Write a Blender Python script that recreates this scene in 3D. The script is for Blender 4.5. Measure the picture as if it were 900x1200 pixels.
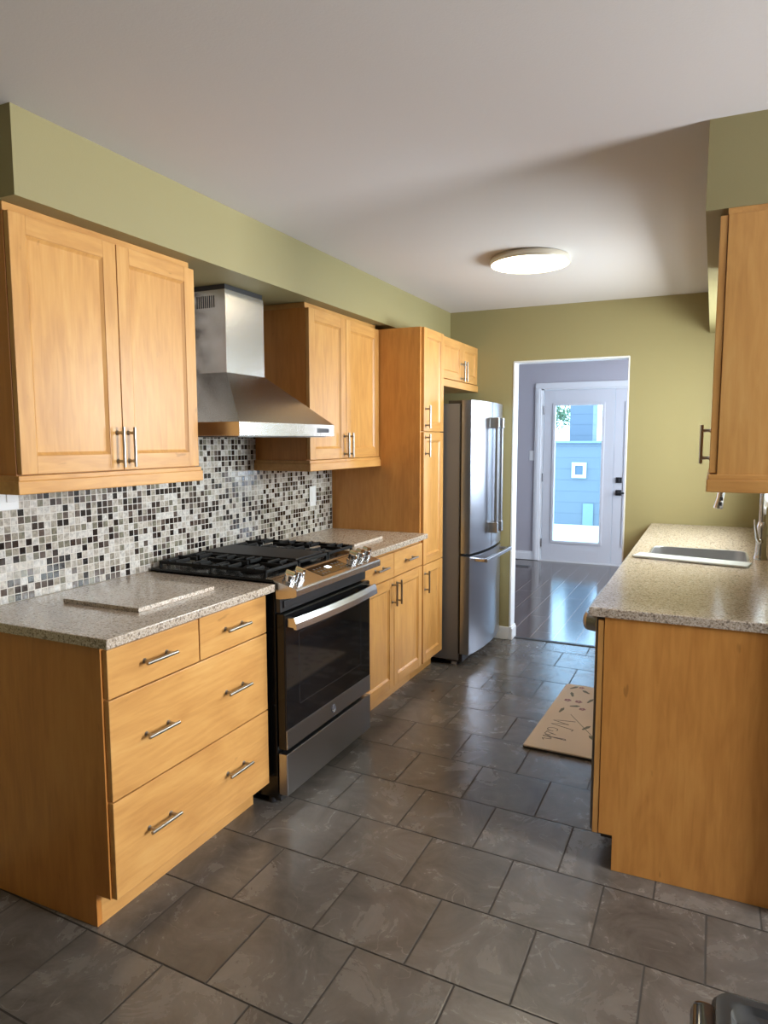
import bpy, bmesh, math, random
from mathutils import Vector, Matrix
random.seed(7)
PI = math.pi
S = bpy.context.scene
for o in list(bpy.data.objects):
    bpy.data.objects.remove(o)

# ------------------------------------------------------------------ camera
cam_d = bpy.data.cameras.new('camera')
cam = bpy.data.objects.new('camera', cam_d)
S.collection.objects.link(cam)
YAW, PITCH, ROLL, F = 0.4376, 0.1034, -0.0014, 820.9
fw = Vector((-math.sin(YAW) * math.cos(PITCH), math.cos(YAW) * math.cos(PITCH), -math.sin(PITCH)))
rt = Vector((math.cos(YAW), math.sin(YAW), 0))
up = rt.cross(fw)
r2 = math.cos(ROLL) * rt + math.sin(ROLL) * up
u2 = -math.sin(ROLL) * rt + math.cos(ROLL) * up
M = Matrix((r2, u2, -fw)).transposed().to_4x4()
M.translation = Vector((2.1679, -1.4254, 1.469))
cam.matrix_world = M
cam_d.sensor_fit = 'VERTICAL'
cam_d.sensor_height = 36.0
cam_d.lens = F / 1200.0 * 36.0
cam_d.clip_start = 0.02
S.camera = cam

# ------------------------------------------------------------------ world, light, exposure
W = bpy.data.worlds.new('sky')
S.world = W
W.use_nodes = True
bg = W.node_tree.nodes['Background']
bg.inputs['Color'].default_value = (0.44, 0.70, 1.0, 1)
bg.inputs['Strength'].default_value = 7.5
S.view_settings.view_transform = 'Standard'
S.view_settings.look = 'None'
S.view_settings.gamma = 1.0
S.view_settings.use_curve_mapping = False
S.view_settings.exposure = 0.0


def area(name, loc, aim, sx, sy, power, color):
    d = bpy.data.lights.new(name, 'AREA')
    d.shape = 'RECTANGLE'
    d.size, d.size_y = sx, sy
    d.energy = power
    d.color = color
    o = bpy.data.objects.new(name, d)
    o.location = loc
    o.rotation_euler = (Vector(aim) - Vector(loc)).to_track_quat('-Z', 'Y').to_euler()
    S.collection.objects.link(o)
    return o


# daylight entering by the dining room window and by the window over the sink
area('dining_window_daylight', (5.05, 0.4, 1.45), (0, 0.45, 1.2), 0.8, 1.3, 185, (0.95, 0.965, 1.0))
area('sink_window_daylight', (2.72, 2.55, 1.72), (0.2, 2.4, 0.9), 1.2, 0.95, 92, (1.0, 0.98, 0.94))
area('hall_window_daylight', (3.05, 5.4, 1.5), (0.0, 5.2, 1.0), 2.2, 1.2, 88, (0.95, 0.93, 1.0))

# ------------------------------------------------------------------ helpers
LOC = {}


class MB:
    """collects shapes in world coordinates, links them as one mesh object"""

    def __init__(s):
        s.bm = bmesh.new()
        s.mi = 0
        s.sm = False

    def _merge(s, t, smooth=False):
        for f in t.faces:
            f.material_index = s.mi
            f.smooth = smooth
        me = bpy.data.meshes.new('tmp')
        t.to_mesh(me)
        t.free()
        s.bm.from_mesh(me)
        bpy.data.meshes.remove(me)
        return s

    def box(s, x0, x1, y0, y1, z0, z1, bev=0.0, seg=2, mat=None):
        t = bmesh.new()
        bmesh.ops.create_cube(t, size=1)
        sx, sy, sz = x1 - x0, y1 - y0, z1 - z0
        for v in t.verts:
            v.co = Vector(((x0 + x1) / 2 + v.co.x * sx, (y0 + y1) / 2 + v.co.y * sy, (z0 + z1) / 2 + v.co.z * sz))
        if bev > 0:
            bev = min(bev, abs(sx) * .49, abs(sy) * .49, abs(sz) * .49)
            bmesh.ops.bevel(t, geom=t.edges[:], offset=bev, segments=seg, affect='EDGES', profile=0.5)
        if mat is not None:
            bmesh.ops.transform(t, matrix=mat, verts=t.verts)
        bmesh.ops.recalc_face_normals(t, faces=t.faces)
        return s._merge(t, False)

    def cyl(s, p0, p1, r, r1=None, n=24, bev=0.0, smooth=True):
        p0, p1 = Vector(p0), Vector(p1)
        r1 = r if r1 is None else r1
        d = p1 - p0
        L = d.length
        prof = [(0, 0), (r - bev, 0), (r, bev), (r1, L - bev), (r1 - bev, L), (0, L)] if bev > 0 else [(0, 0), (r, 0), (r1, L), (0, L)]
        return s.lathe(p0, d.normalized(), prof, n)

    def lathe(s, p, axis, prof, n=28, smooth=True):
        axis = Vector(axis).normalized()
        a = axis.orthogonal().normalized()
        b = axis.cross(a)
        p = Vector(p)
        t = bmesh.new()
        rings = []
        for r, h in prof:
            if r < 1e-6:
                rings.append([t.verts.new(p + axis * h)])
            else:
                rings.append([t.verts.new(p + axis * h + (a * math.cos(2 * PI * k / n) + b * math.sin(2 * PI * k / n)) * r) for k in range(n)])
        for A, B in zip(rings, rings[1:]):
            for k in range(n):
                q = (k + 1) % n
                if len(A) == 1 and len(B) == 1:
                    continue
                if len(A) == 1:
                    t.faces.new((A[0], B[k], B[q]))
                elif len(B) == 1:
                    t.faces.new((A[k], A[q], B[0]))
                else:
                    t.faces.new((A[k], A[q], B[q], B[k]))
        bmesh.ops.recalc_face_normals(t, faces=t.faces)
        s._merge(t, smooth)
        s.sm = True
        return s

    def tube(s, pts, r, n=12, caps=True, flat=None):
        """sweep a circle (or ellipse flat=(ru, rv, up)) along pts"""
        pts = [Vector(p) for p in pts]
        t = bmesh.new()
        rings = []
        prev = None
        for i, p in enumerate(pts):
            d = (pts[min(i + 1, len(pts) - 1)] - pts[max(i - 1, 0)]).normalized()
            if flat:
                b = Vector(flat[2]).normalized()
                a = d.cross(b).normalized()
                b = a.cross(d)
                ru, rv = flat[0], flat[1]
            else:
                a = d.orthogonal().normalized() if prev is None else (prev - d * prev.dot(d)).normalized()
                prev = a
                b = d.cross(a)
                rr = r[i] if isinstance(r, (list, tuple)) else r
                ru = rv = rr
            rings.append([t.verts.new(p + a * math.cos(2 * PI * k / n) * ru + b * math.sin(2 * PI * k / n) * rv) for k in range(n)])
        for A, B in zip(rings, rings[1:]):
            for k in range(n):
                q = (k + 1) % n
                t.faces.new((A[k], A[q], B[q], B[k]))
        if caps:
            t.faces.new(rings[0])
            t.faces.new(rings[-1])
        bmesh.ops.recalc_face_normals(t, faces=t.faces)
        s._merge(t, True)
        s.sm = True
        return s

    def prism(s, poly, axis, a0, a1, bev=0.0, smooth=False):
        """polygon in the two axes other than axis (xyz order), extruded a0..a1"""
        i = 'xyz'.index(axis)
        o = [k for k in range(3) if k != i]

        def mk(p, h):
            v = [0, 0, 0]
            v[o[0]], v[o[1]], v[i] = p[0], p[1], h
            return Vector(v)
        t = bmesh.new()
        A = [t.verts.new(mk(p, a0)) for p in poly]
        B = [t.verts.new(mk(p, a1)) for p in poly]
        n = len(poly)
        t.faces.new(A)
        t.faces.new(B)
        for k in range(n):
            t.faces.new((A[k], A[(k + 1) % n], B[(k + 1) % n], B[k]))
        bmesh.ops.recalc_face_normals(t, faces=t.faces)
        if bev > 0:
            bmesh.ops.bevel(t, geom=t.edges[:], offset=bev, segments=2, affect='EDGES', profile=0.5)
        if smooth:
            s.sm = True
        return s._merge(t, smooth)

    def hull(s, A, B):
        """two matching loops joined by sides and capped"""
        t = bmesh.new()
        a = [t.verts.new(Vector(p)) for p in A]
        b = [t.verts.new(Vector(p)) for p in B]
        n = len(a)
        t.faces.new(a)
        t.faces.new(b)
        for k in range(n):
            t.faces.new((a[k], a[(k + 1) % n], b[(k + 1) % n], b[k]))
        bmesh.ops.recalc_face_normals(t, faces=t.faces)
        return s._merge(t)

    def loft(s, loops, cap0=False, cap1=False, smooth=True):
        t = bmesh.new()
        R = [[t.verts.new(Vector(p)) for p in L] for L in loops]
        n = len(R[0])
        for a, b in zip(R, R[1:]):
            for k in range(n):
                t.faces.new((a[k], a[(k + 1) % n], b[(k + 1) % n], b[k]))
        if cap0:
            t.faces.new(R[0])
        if cap1:
            t.faces.new(R[-1])
        bmesh.ops.recalc_face_normals(t, faces=t.faces)
        if smooth:
            s.sm = True
        return s._merge(t, smooth)

    def quad(s, *p):
        t = bmesh.new()
        t.faces.new([t.verts.new(Vector(q)) for q in p])
        return s._merge(t)

    def build(s, name, mat, parent=None):
        me = bpy.data.meshes.new(name)
        off = Vector((0, 0, 0))
        if parent is not None:
            off = LOC[parent.name]
        for v in s.bm.verts:
            v.co -= off
        s.bm.to_mesh(me)
        s.bm.free()
        for m in (mat if isinstance(mat, (list, tuple)) else [mat]):
            me.materials.append(m)
        if s.sm:
            try:
                me.set_sharp_from_angle(angle=math.radians(38))
            except Exception:
                pass
        o = bpy.data.objects.new(name, me)
        S.collection.objects.link(o)
        if parent is not None:
            o.parent = parent
        LOC[o.name] = off
        return o


def tag(o, label=None, cat=None, group=None, kind=None):
    if label:
        o['label'] = label
    if cat:
        o['category'] = cat
    if group:
        o['group'] = group
    if kind:
        o['kind'] = kind
    return o


def thing(name, label, cat, loc, group=None):
    o = bpy.data.objects.new(name, None)
    o.empty_display_size = 0.05
    o.location = loc
    S.collection.objects.link(o)
    LOC[o.name] = Vector(loc)
    return tag(o, label, cat, group)


def struct(name, mb, mat, label=None, parent=None):
    o = mb.build(name, mat, parent)
    if parent is None:
        o['kind'] = 'structure'
    if label:
        o['label'] = label
    return o


def rrect(x0, x1, y0, y1, r, n=6):
    out = []
    for cx, cy, a in ((x1 - r, y1 - r, 0), (x0 + r, y1 - r, 90), (x0 + r, y0 + r, 180), (x1 - r, y0 + r, 270)):
        for k in range(n + 1):
            t = math.radians(a + 90 * k / n)
            out.append((cx + r * math.cos(t), cy + r * math.sin(t)))
    return out


# ------------------------------------------------------------------ materials
def newmat(name):
    m = bpy.data.materials.new(name)
    m.use_nodes = True
    nt = m.node_tree
    return m, nt, nt.nodes, nt.links, nt.nodes['Principled BSDF']


def simple(name, col, rough=0.5, metal=0.0, spec=0.5, bump=0.0, bscale=200, var=0.0):
    m, nt, N, L, P = newmat(name)
    P.inputs['Base Color'].default_value = (*col, 1)
    P.inputs['Roughness'].default_value = rough
    P.inputs['Metallic'].default_value = metal
    P.inputs['Specular IOR Level'].default_value = spec
    if bump or var:
        tc = N.new('ShaderNodeTexCoord')
        nz = N.new('ShaderNodeTexNoise')
        nz.inputs['Scale'].default_value = bscale
        nz.inputs['Detail'].default_value = 3
        L.new(tc.outputs['Object'], nz.inputs['Vector'])
        if bump:
            b = N.new('ShaderNodeBump')
            b.inputs['Strength'].default_value = bump
            b.inputs['Distance'].default_value = 0.002
            L.new(nz.outputs['Fac'], b.inputs['Height'])
            L.new(b.outputs['Normal'], P.inputs['Normal'])
        if var:
            n2 = N.new('ShaderNodeTexNoise')
            n2.inputs['Scale'].default_value = 3
            L.new(tc.outputs['Object'], n2.inputs['Vector'])
            mx = N.new('ShaderNodeMix')
            mx.data_type = 'RGBA'
            mx.inputs[6].default_value = (*[c * (1 - var) for c in col], 1)
            mx.inputs[7].default_value = (*[min(1, c * (1 + var)) for c in col], 1)
            L.new(n2.outputs['Fac'], mx.inputs[0])
            L.new(mx.outputs[2], P.inputs['Base Color'])
    return m


def ramp(N, stops):
    r = N.new('ShaderNodeValToRGB')
    e = r.color_ramp.elements
    while len(e) < len(stops):
        e.new(0.5)
    for el, (p, c) in zip(e, stops):
        el.position = p
        el.color = (*c, 1)
    return r


def math_n(N, L, op, a, b=None, c=None):
    n = N.new('ShaderNodeMath')
    n.operation = op
    for i, v in enumerate((a, b, c)):
        if v is None:
            continue
        if isinstance(v, (int, float)):
            n.inputs[i].default_value = v
        else:
            L.new(v, n.inputs[i])
    return n.outputs[0]


def wood(name, axis, tint=(1, 1, 1)):
    m, nt, N, L, P = newmat(name)
    tc = N.new('ShaderNodeTexCoord')
    oi = N.new('ShaderNodeObjectInfo')
    ml = math_n(N, L, 'MULTIPLY', oi.outputs['Random'], 37.0)
    add = N.new('ShaderNodeVectorMath')
    add.operation = 'ADD'
    L.new(tc.outputs['Object'], add.inputs[0])
    L.new(ml, add.inputs[1])
    mp = N.new('ShaderNodeMapping')
    sc = [1, 1, 1]
    sc['xyz'.index(axis)] = 0.10
    mp.inputs['Scale'].default_value = sc
    L.new(add.outputs[0], mp.inputs['Vector'])
    fine = N.new('ShaderNodeTexNoise')
    fine.inputs['Scale'].default_value = 62
    fine.inputs['Detail'].default_value = 6
    fine.inputs['Distortion'].default_value = 0.6
    L.new(mp.outputs[0], fine.inputs['Vector'])
    mp2 = N.new('ShaderNodeMapping')
    sc2 = [1, 1, 1]
    sc2['xyz'.index(axis)] = 0.28
    mp2.inputs['Scale'].default_value = sc2
    L.new(add.outputs[0], mp2.inputs['Vector'])
    blot = N.new('ShaderNodeTexNoise')
    blot.inputs['Scale'].default_value = 9
    blot.inputs['Detail'].default_value = 4
    blot.inputs['Distortion'].default_value = 1.2
    L.new(mp2.outputs[0], blot.inputs['Vector'])
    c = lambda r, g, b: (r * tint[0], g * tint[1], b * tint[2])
    r1 = ramp(N, [(0.30, c(.50, .235, .066)), (0.55, c(.63, .325, .098)), (0.75, c(.69, .39, .132))])
    mixf = math_n(N, L, 'ADD', math_n(N, L, 'MULTIPLY', fine.outputs['Fac'], 0.45), math_n(N, L, 'MULTIPLY', blot.outputs['Fac'], 0.55))
    L.new(mixf, r1.inputs['Fac'])
    # small dark mineral flecks
    fl = N.new('ShaderNodeTexNoise')
    fl.inputs['Scale'].default_value = 26
    fl.inputs['Detail'].default_value = 2
    L.new(mp2.outputs[0], fl.inputs['Vector'])
    fr = ramp(N, [(0.725, (0, 0, 0)), (0.765, (1, 1, 1))])
    L.new(fl.outputs['Fac'], fr.inputs['Fac'])
    mx = N.new('ShaderNodeMix')
    mx.data_type = 'RGBA'
    L.new(math_n(N, L, 'MULTIPLY', fr.outputs['Color'], 0.42), mx.inputs[0])
    L.new(r1.outputs['Color'], mx.inputs[6])
    mx.inputs[7].default_value = (*c(.20, .085, .025), 1)
    L.new(mx.outputs[2], P.inputs['Base Color'])
    P.inputs['Roughness'].default_value = 0.36
    P.inputs['Specular IOR Level'].default_value = 0.45
    b = N.new('ShaderNodeBump')
    b.inputs['Strength'].default_value = 0.05
    b.inputs['Distance'].default_value = 0.002
    L.new(fine.outputs['Fac'], b.inputs['Height'])
    L.new(b.outputs['Normal'], P.inputs['Normal'])
    return m


def granite(name, k=1.0):
    m, nt, N, L, P = newmat(name)
    tc = N.new('ShaderNodeTexCoord')
    n1 = N.new('ShaderNodeTexNoise')
    n1.inputs['Scale'].default_value = 210
    n1.inputs['Detail'].default_value = 3
    L.new(tc.outputs['Object'], n1.inputs['Vector'])
    r = ramp(N, [(0.28, (.20, .15, .11)), (0.40, (.40 * k, .32 * k, .24 * k)), (0.50, (.51 * k, .425 * k, .335 * k)), (0.62, (.61 * k, .53 * k, .44 * k)), (0.74, (.76, .72, .66))])
    L.new(n1.outputs['Fac'], r.inputs['Fac'])
    v = N.new('ShaderNodeTexVoronoi')
    v.inputs['Scale'].default_value = 165
    L.new(tc.outputs['Object'], v.inputs['Vector'])
    wn = ramp(N, [(0.13, (1, 1, 1)), (0.16, (0, 0, 0))])
    sp = N.new('ShaderNodeSeparateColor')
    L.new(v.outputs['Color'], sp.inputs[0])
    L.new(sp.outputs[0], wn.inputs['Fac'])
    mx = N.new('ShaderNodeMix')
    mx.data_type = 'RGBA'
    L.new(math_n(N, L, 'MULTIPLY', wn.outputs['Color'], 0.6), mx.inputs[0])
    L.new(r.outputs['Color'], mx.inputs[6])
    mx.inputs[7].default_value = (.09, .06, .045, 1)
    L.new(mx.outputs[2], P.inputs['Base Color'])
    P.inputs['Roughness'].default_value = 0.2
    return m


def steel(name, col=(.55, .54, .53), rough=0.27, axis='y', aniso=0.0):
    m, nt, N, L, P = newmat(name)
    P.inputs['Base Color'].default_value = (*col, 1)
    P.inputs['Metallic'].default_value = 1
    P.inputs['Roughness'].default_value = rough
    tc = N.new('ShaderNodeTexCoord')
    mp = N.new('ShaderNodeMapping')
    sc = [900, 900, 900]
    sc['xyz'.index(axis)] = 8
    mp.inputs['Scale'].default_value = sc
    L.new(tc.outputs['Object'], mp.inputs['Vector'])
    nz = N.new('ShaderNodeTexNoise')
    nz.inputs['Scale'].default_value = 1
    nz.inputs['Detail'].default_value = 2
    L.new(mp.outputs[0], nz.inputs['Vector'])
    b = N.new('ShaderNodeBump')
    b.inputs['Strength'].default_value = 0.08
    b.inputs['Distance'].default_value = 0.0008
    L.new(nz.outputs['Fac'], b.inputs['Height'])
    L.new(b.outputs['Normal'], P.inputs['Normal'])
    return m


def mosaic(name):
    m, nt, N, L, P = newmat(name)
    tc = N.new('ShaderNodeTexCoord')
    sp = N.new('ShaderNodeSeparateXYZ')
    L.new(tc.outputs['Object'], sp.inputs[0])
    pit = 0.0266
    u = math_n(N, L, 'DIVIDE', sp.outputs['Y'], pit)
    v = math_n(N, L, 'DIVIDE', math_n(N, L, 'SUBTRACT', sp.outputs['Z'], 0.912), pit)
    fu, fv = math_n(N, L, 'FLOOR', u), math_n(N, L, 'FLOOR', v)
    cb = N.new('ShaderNodeCombineXYZ')
    L.new(fu, cb.inputs[0])
    L.new(fv, cb.inputs[1])
    wn = N.new('ShaderNodeTexWhiteNoise')
    wn.noise_dimensions = '2D'
    L.new(cb.outputs[0], wn.inputs['Vector'])
    r = ramp(N, [(0.0, (.014, .010, .009)), (0.16, (.040, .027, .022)), (0.27, (.10, .075, .062)), (0.37, (.19, .175, .13)),
                 (0.46, (.31, .275, .22)), (0.60, (.45, .405, .345)), (0.82, (.53, .50, .455))])
    r.color_ramp.interpolation = 'CONSTANT'
    L.new(wn.outputs['Value'], r.inputs['Fac'])
    # marbling inside the tiles
    nz = N.new('ShaderNodeTexNoise')
    nz.inputs['Scale'].default_value = 90
    nz.inputs['Detail'].default_value = 3
    L.new(tc.outputs['Object'], nz.inputs['Vector'])
    mr = ramp(N, [(0.35, (.72, .72, .72)), (0.7, (1.3, 1.3, 1.3))])
    L.new(nz.outputs['Fac'], mr.inputs['Fac'])
    mm = N.new('ShaderNodeMix')
    mm.data_type = 'RGBA'
    mm.blend_type = 'MULTIPLY'
    mm.inputs[0].default_value = 1
    L.new(r.outputs['Color'], mm.inputs[6])
    L.new(mr.outputs['Color'], mm.inputs[7])
    du = math_n(N, L, 'ABSOLUTE', math_n(N, L, 'SUBTRACT', math_n(N, L, 'FRACT', u), 0.5))
    dv = math_n(N, L, 'ABSOLUTE', math_n(N, L, 'SUBTRACT', math_n(N, L, 'FRACT', v), 0.5))
    d = math_n(N, L, 'MAXIMUM', du, dv)
    g = math_n(N, L, 'GREATER_THAN', d, 0.442)
    mx = N.new('ShaderNodeMix')
    mx.data_type = 'RGBA'
    L.new(g, mx.inputs[0])
    L.new(mm.outputs[2], mx.inputs[6])
    mx.inputs[7].default_value = (.62, .58, .52, 1)
    L.new(mx.outputs[2], P.inputs['Base Color'])
    L.new(math_n(N, L, 'MULTIPLY_ADD', g, 0.6, 0.16), P.inputs['Roughness'])
    b = N.new('ShaderNodeBump')
    b.inputs['Strength'].default_value = 0.5
    b.inputs['Distance'].default_value = 0.002
    h = math_n(N, L, 'SUBTRACT', 1.0, math_n(N, L, 'SMOOTH_MIN', math_n(N, L, 'MAXIMUM', math_n(N, L, 'MULTIPLY', math_n(N, L, 'SUBTRACT', d, 0.40), 14), 0), 1.0, 0.1))
    L.new(h, b.inputs['Height'])
    L.new(b.outputs['Normal'], P.inputs['Normal'])
    return m


def floor_tile(name):
    m, nt, N, L, P = newmat(name)
    tc = N.new('ShaderNodeTexCoord')
    sp = N.new('ShaderNodeSeparateXYZ')
    L.new(tc.outputs['Object'], sp.inputs[0])
    x, y = sp.outputs['X'], sp.outputs['Y']
    yy = math_n(N, L, 'DIVIDE', math_n(N, L, 'SUBTRACT', math_n(N, L, 'MULTIPLY_ADD', x, 0.045, y), 0.005), 0.3113)
    row = math_n(N, L, 'FLOOR', yy)
    odd = math_n(N, L, 'FLOORED_MODULO', row, 2.0)
    xx = math_n(N, L, 'DIVIDE', math_n(N, L, 'SUBTRACT', x, math_n(N, L, 'MULTIPLY_ADD', odd, 0.1525, 0.061)), 0.307)
    colm = math_n(N, L, 'FLOOR', xx)
    cb = N.new('ShaderNodeCombineXYZ')
    L.new(colm, cb.inputs[0])
    L.new(row, cb.inputs[1])
    wn = N.new('ShaderNodeTexWhiteNoise')
    wn.noise_dimensions = '2D'
    L.new(cb.outputs[0], wn.inputs['Vector'])
    off = N.new('ShaderNodeVectorMath')
    off.operation = 'MULTIPLY_ADD'
    L.new(wn.outputs['Color'], off.inputs[0])
    off.inputs[1].default_value = (9, 9, 9)
    L.new(tc.outputs['Object'], off.inputs[2])
    nz = N.new('ShaderNodeTexNoise')
    nz.inputs['Scale'].default_value = 5.0
    nz.inputs['Detail'].default_value = 8
    nz.inputs['Roughness'].default_value = 0.68
    nz.inputs['Distortion'].default_value = 0.7
    L.new(off.outputs[0], nz.inputs['Vector'])
    r = ramp(N, [(0.22, (.058, .049, .041)), (0.48, (.112, .098, .084)), (0.80, (.195, .172, .148))])
    L.new(nz.outputs['Fac'], r.inputs['Fac'])
    # thin pale veins
    vn = N.new('ShaderNodeTexNoise')
    vn.inputs['Scale'].default_value = 4.0
    vn.inputs['Detail'].default_value = 5
    vn.inputs['Distortion'].default_value = 1.0
    L.new(off.outputs[0], vn.inputs['Vector'])
    vv = math_n(N, L, 'ABSOLUTE', math_n(N, L, 'SUBTRACT', vn.outputs['Fac'], 0.5))
    vr = ramp(N, [(0.0, (1, 1, 1)), (0.006, (0, 0, 0))])
    L.new(vv, vr.inputs['Fac'])
    brk = N.new('ShaderNodeTexNoise')
    brk.inputs['Scale'].default_value = 9
    L.new(off.outputs[0], brk.inputs['Vector'])
    bk = ramp(N, [(0.5, (0, 0, 0)), (0.62, (1, 1, 1))])
    L.new(brk.outputs['Fac'], bk.inputs['Fac'])
    vm = math_n(N, L, 'MULTIPLY', math_n(N, L, 'MULTIPLY', vr.outputs['Color'], bk.outputs['Color']), 0.36)
    m1 = N.new('ShaderNodeMix')
    m1.data_type = 'RGBA'
    L.new(vm, m1.inputs[0])
    L.new(r.outputs['Color'], m1.inputs[6])
    m1.inputs[7].default_value = (.32, .29, .25, 1)
    # tile to tile tone
    tone = math_n(N, L, 'MULTIPLY_ADD', wn.outputs['Value'], 0.38, 0.81)
    m2 = N.new('ShaderNodeVectorMath')
    m2.operation = 'SCALE'
    L.new(m1.outputs[2], m2.inputs[0])
    L.new(tone, m2.inputs['Scale'])
    # grout; cross joints lightened in colour for the gleam off their edges
    dx = math_n(N, L, 'MULTIPLY', math_n(N, L, 'SUBTRACT', 0.5, math_n(N, L, 'ABSOLUTE', math_n(N, L, 'SUBTRACT', math_n(N, L, 'FRACT', xx), 0.5))), 0.307)
    dy = math_n(N, L, 'MULTIPLY', math_n(N, L, 'SUBTRACT', 0.5, math_n(N, L, 'ABSOLUTE', math_n(N, L, 'SUBTRACT', math_n(N, L, 'FRACT', yy), 0.5))), 0.3113)
    d = math_n(N, L, 'MINIMUM', dx, dy)
    g = math_n(N, L, 'LESS_THAN', d, 0.0028)
    gx = math_n(N, L, 'LESS_THAN', dx, 0.0028)
    m3 = N.new('ShaderNodeMix')
    m3.data_type = 'RGBA'
    gc = N.new('ShaderNodeMix')
    gc.data_type = 'RGBA'
    L.new(gx, gc.inputs[0])
    gc.inputs[6].default_value = (.030, .026, .022, 1)
    gc.inputs[7].default_value = (.060, .053, .046, 1)
    L.new(g, m3.inputs[0])
    L.new(m2.outputs[0], m3.inputs[6])
    L.new(gc.outputs[2], m3.inputs[7])
    L.new(m3.outputs[2], P.inputs['Base Color'])
    rr = math_n(N, L, 'MULTIPLY_ADD', nz.outputs['Fac'], 0.22, 0.15)
    L.new(math_n(N, L, 'MAXIMUM', rr, math_n(N, L, 'MULTIPLY', g, 0.8)), P.inputs['Roughness'])
    L.new(math_n(N, L, 'MULTIPLY_ADD', g, -0.5, 0.55), P.inputs['Specular IOR Level'])
    hb = math_n(N, L, 'MINIMUM', math_n(N, L, 'MULTIPLY', d, 160), 1.0)
    hh = math_n(N, L, 'MULTIPLY_ADD', nz.outputs['Fac'], 0.25, hb)
    b = N.new('ShaderNodeBump')
    b.inputs['Strength'].default_value = 0.25
    b.inputs['Distance'].default_value = 0.002
    L.new(hh, b.inputs['Height'])
    L.new(b.outputs['Normal'], P.inputs['Normal'])
    return m


def plank_floor(name):
    m, nt, N, L, P = newmat(name)
    tc = N.new('ShaderNodeTexCoord')
    sp = N.new('ShaderNodeSeparateXYZ')
    L.new(tc.outputs['Object'], sp.inputs[0])
    u = math_n(N, L, 'DIVIDE', sp.outputs['X'], 0.165)
    fu = math_n(N, L, 'FLOOR', u)
    w1 = N.new('ShaderNodeTexWhiteNoise')
    w1.noise_dimensions = '1D'
    L.new(fu, w1.inputs['W'])
    v = math_n(N, L, 'ADD', math_n(N, L, 'DIVIDE', sp.outputs['Y'], 1.25), w1.outputs['Value'])
    fv = math_n(N, L, 'FLOOR', v)
    cb = N.new('ShaderNodeCombineXYZ')
    L.new(fu, cb.inputs[0])
    L.new(fv, cb.inputs[1])
    wn = N.new('ShaderNodeTexWhiteNoise')
    wn.noise_dimensions = '2D'
    L.new(cb.outputs[0], wn.inputs['Vector'])
    off = N.new('ShaderNodeVectorMath')
    off.operation = 'MULTIPLY_ADD'
    L.new(wn.outputs['Color'], off.inputs[0])
    off.inputs[1].default_value = (7, 7, 7)
    L.new(tc.outputs['Object'], off.inputs[2])
    mp = N.new('ShaderNodeMapping')
    mp.inputs['Scale'].default_value = (1, 0.22, 1)
    L.new(off.outputs[0], mp.inputs['Vector'])
    wv = N.new('ShaderNodeTexNoise')
    wv.inputs['Scale'].default_value = 16
    wv.inputs['Detail'].default_value = 4
    wv.inputs['Distortion'].default_value = 2.5
    L.new(mp.outputs[0], wv.inputs['Vector'])
    rg = math_n(N, L, 'FRACT', math_n(N, L, 'MULTIPLY', wv.outputs['Fac'], 7))
    r = ramp(N, [(0.0, (.030, .020, .015)), (0.5, (.060, .041, .031)), (0.8, (.085, .060, .047)), (1.0, (.04, .027, .02))])
    L.new(rg, r.inputs['Fac'])
    du = math_n(N, L, 'MULTIPLY', math_n(N, L, 'SUBTRACT', 0.5, math_n(N, L, 'ABSOLUTE', math_n(N, L, 'SUBTRACT', math_n(N, L, 'FRACT', u), 0.5))), 0.165)
    dv = math_n(N, L, 'MULTIPLY', math_n(N, L, 'SUBTRACT', 0.5, math_n(N, L, 'ABSOLUTE', math_n(N, L, 'SUBTRACT', math_n(N, L, 'FRACT', v), 0.5))), 1.25)
    d = math_n(N, L, 'MINIMUM', du, dv)
    g = math_n(N, L, 'LESS_THAN', d, 0.003)
    mx = N.new('ShaderNodeMix')
    mx.data_type = 'RGBA'
    L.new(g, mx.inputs[0])
    L.new(r.outputs['Color'], mx.inputs[6])
    mx.inputs[7].default_value = (.22, .18, .16, 1)
    L.new(mx.outputs[2], P.inputs['Base Color'])
    P.inputs['Roughness'].default_value = 0.13
    P.inputs['Specular IOR Level'].default_value = 0.7
    b = N.new('ShaderNodeBump')
    b.inputs['Strength'].default_value = 0.03
    b.inputs['Distance'].default_value = 0.001
    L.new(wv.outputs['Fac'], b.inputs['Height'])
    L.new(b.outputs['Normal'], P.inputs['Normal'])
    return m


def glass_pane(name):
    m, nt, N, L, P = newmat(name)
    N.remove(P)
    tr = N.new('ShaderNodeBsdfTransparent')
    gl = N.new('ShaderNodeBsdfGlossy')
    gl.inputs['Roughness'].default_value = 0.02
    tr.inputs['Color'].default_value = (.93, .97, .98, 1)
    fr = N.new('ShaderNodeFresnel')
    fr.inputs['IOR'].default_value = 1.45
    mx = N.new('ShaderNodeMixShader')
    ge = N.new('ShaderNodeNewGeometry')
    L.new(math_n(N, L, 'MULTIPLY', fr.outputs[0], math_n(N, L, 'SUBTRACT', 1.0, ge.outputs['Backfacing'])), mx.inputs[0])
    L.new(tr.outputs[0], mx.inputs[1])
    L.new(gl.outputs[0], mx.inputs[2])
    L.new(mx.outputs[0], N['Material Output'].inputs['Surface'])
    return m


def emit(name, col, strength):
    m, nt, N, L, P = newmat(name)
    P.inputs['Base Color'].default_value = (.8, .8, .8, 1)
    P.inputs['Emission Color'].default_value = (*col, 1)
    P.inputs['Emission Strength'].default_value = strength
    return m


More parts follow.
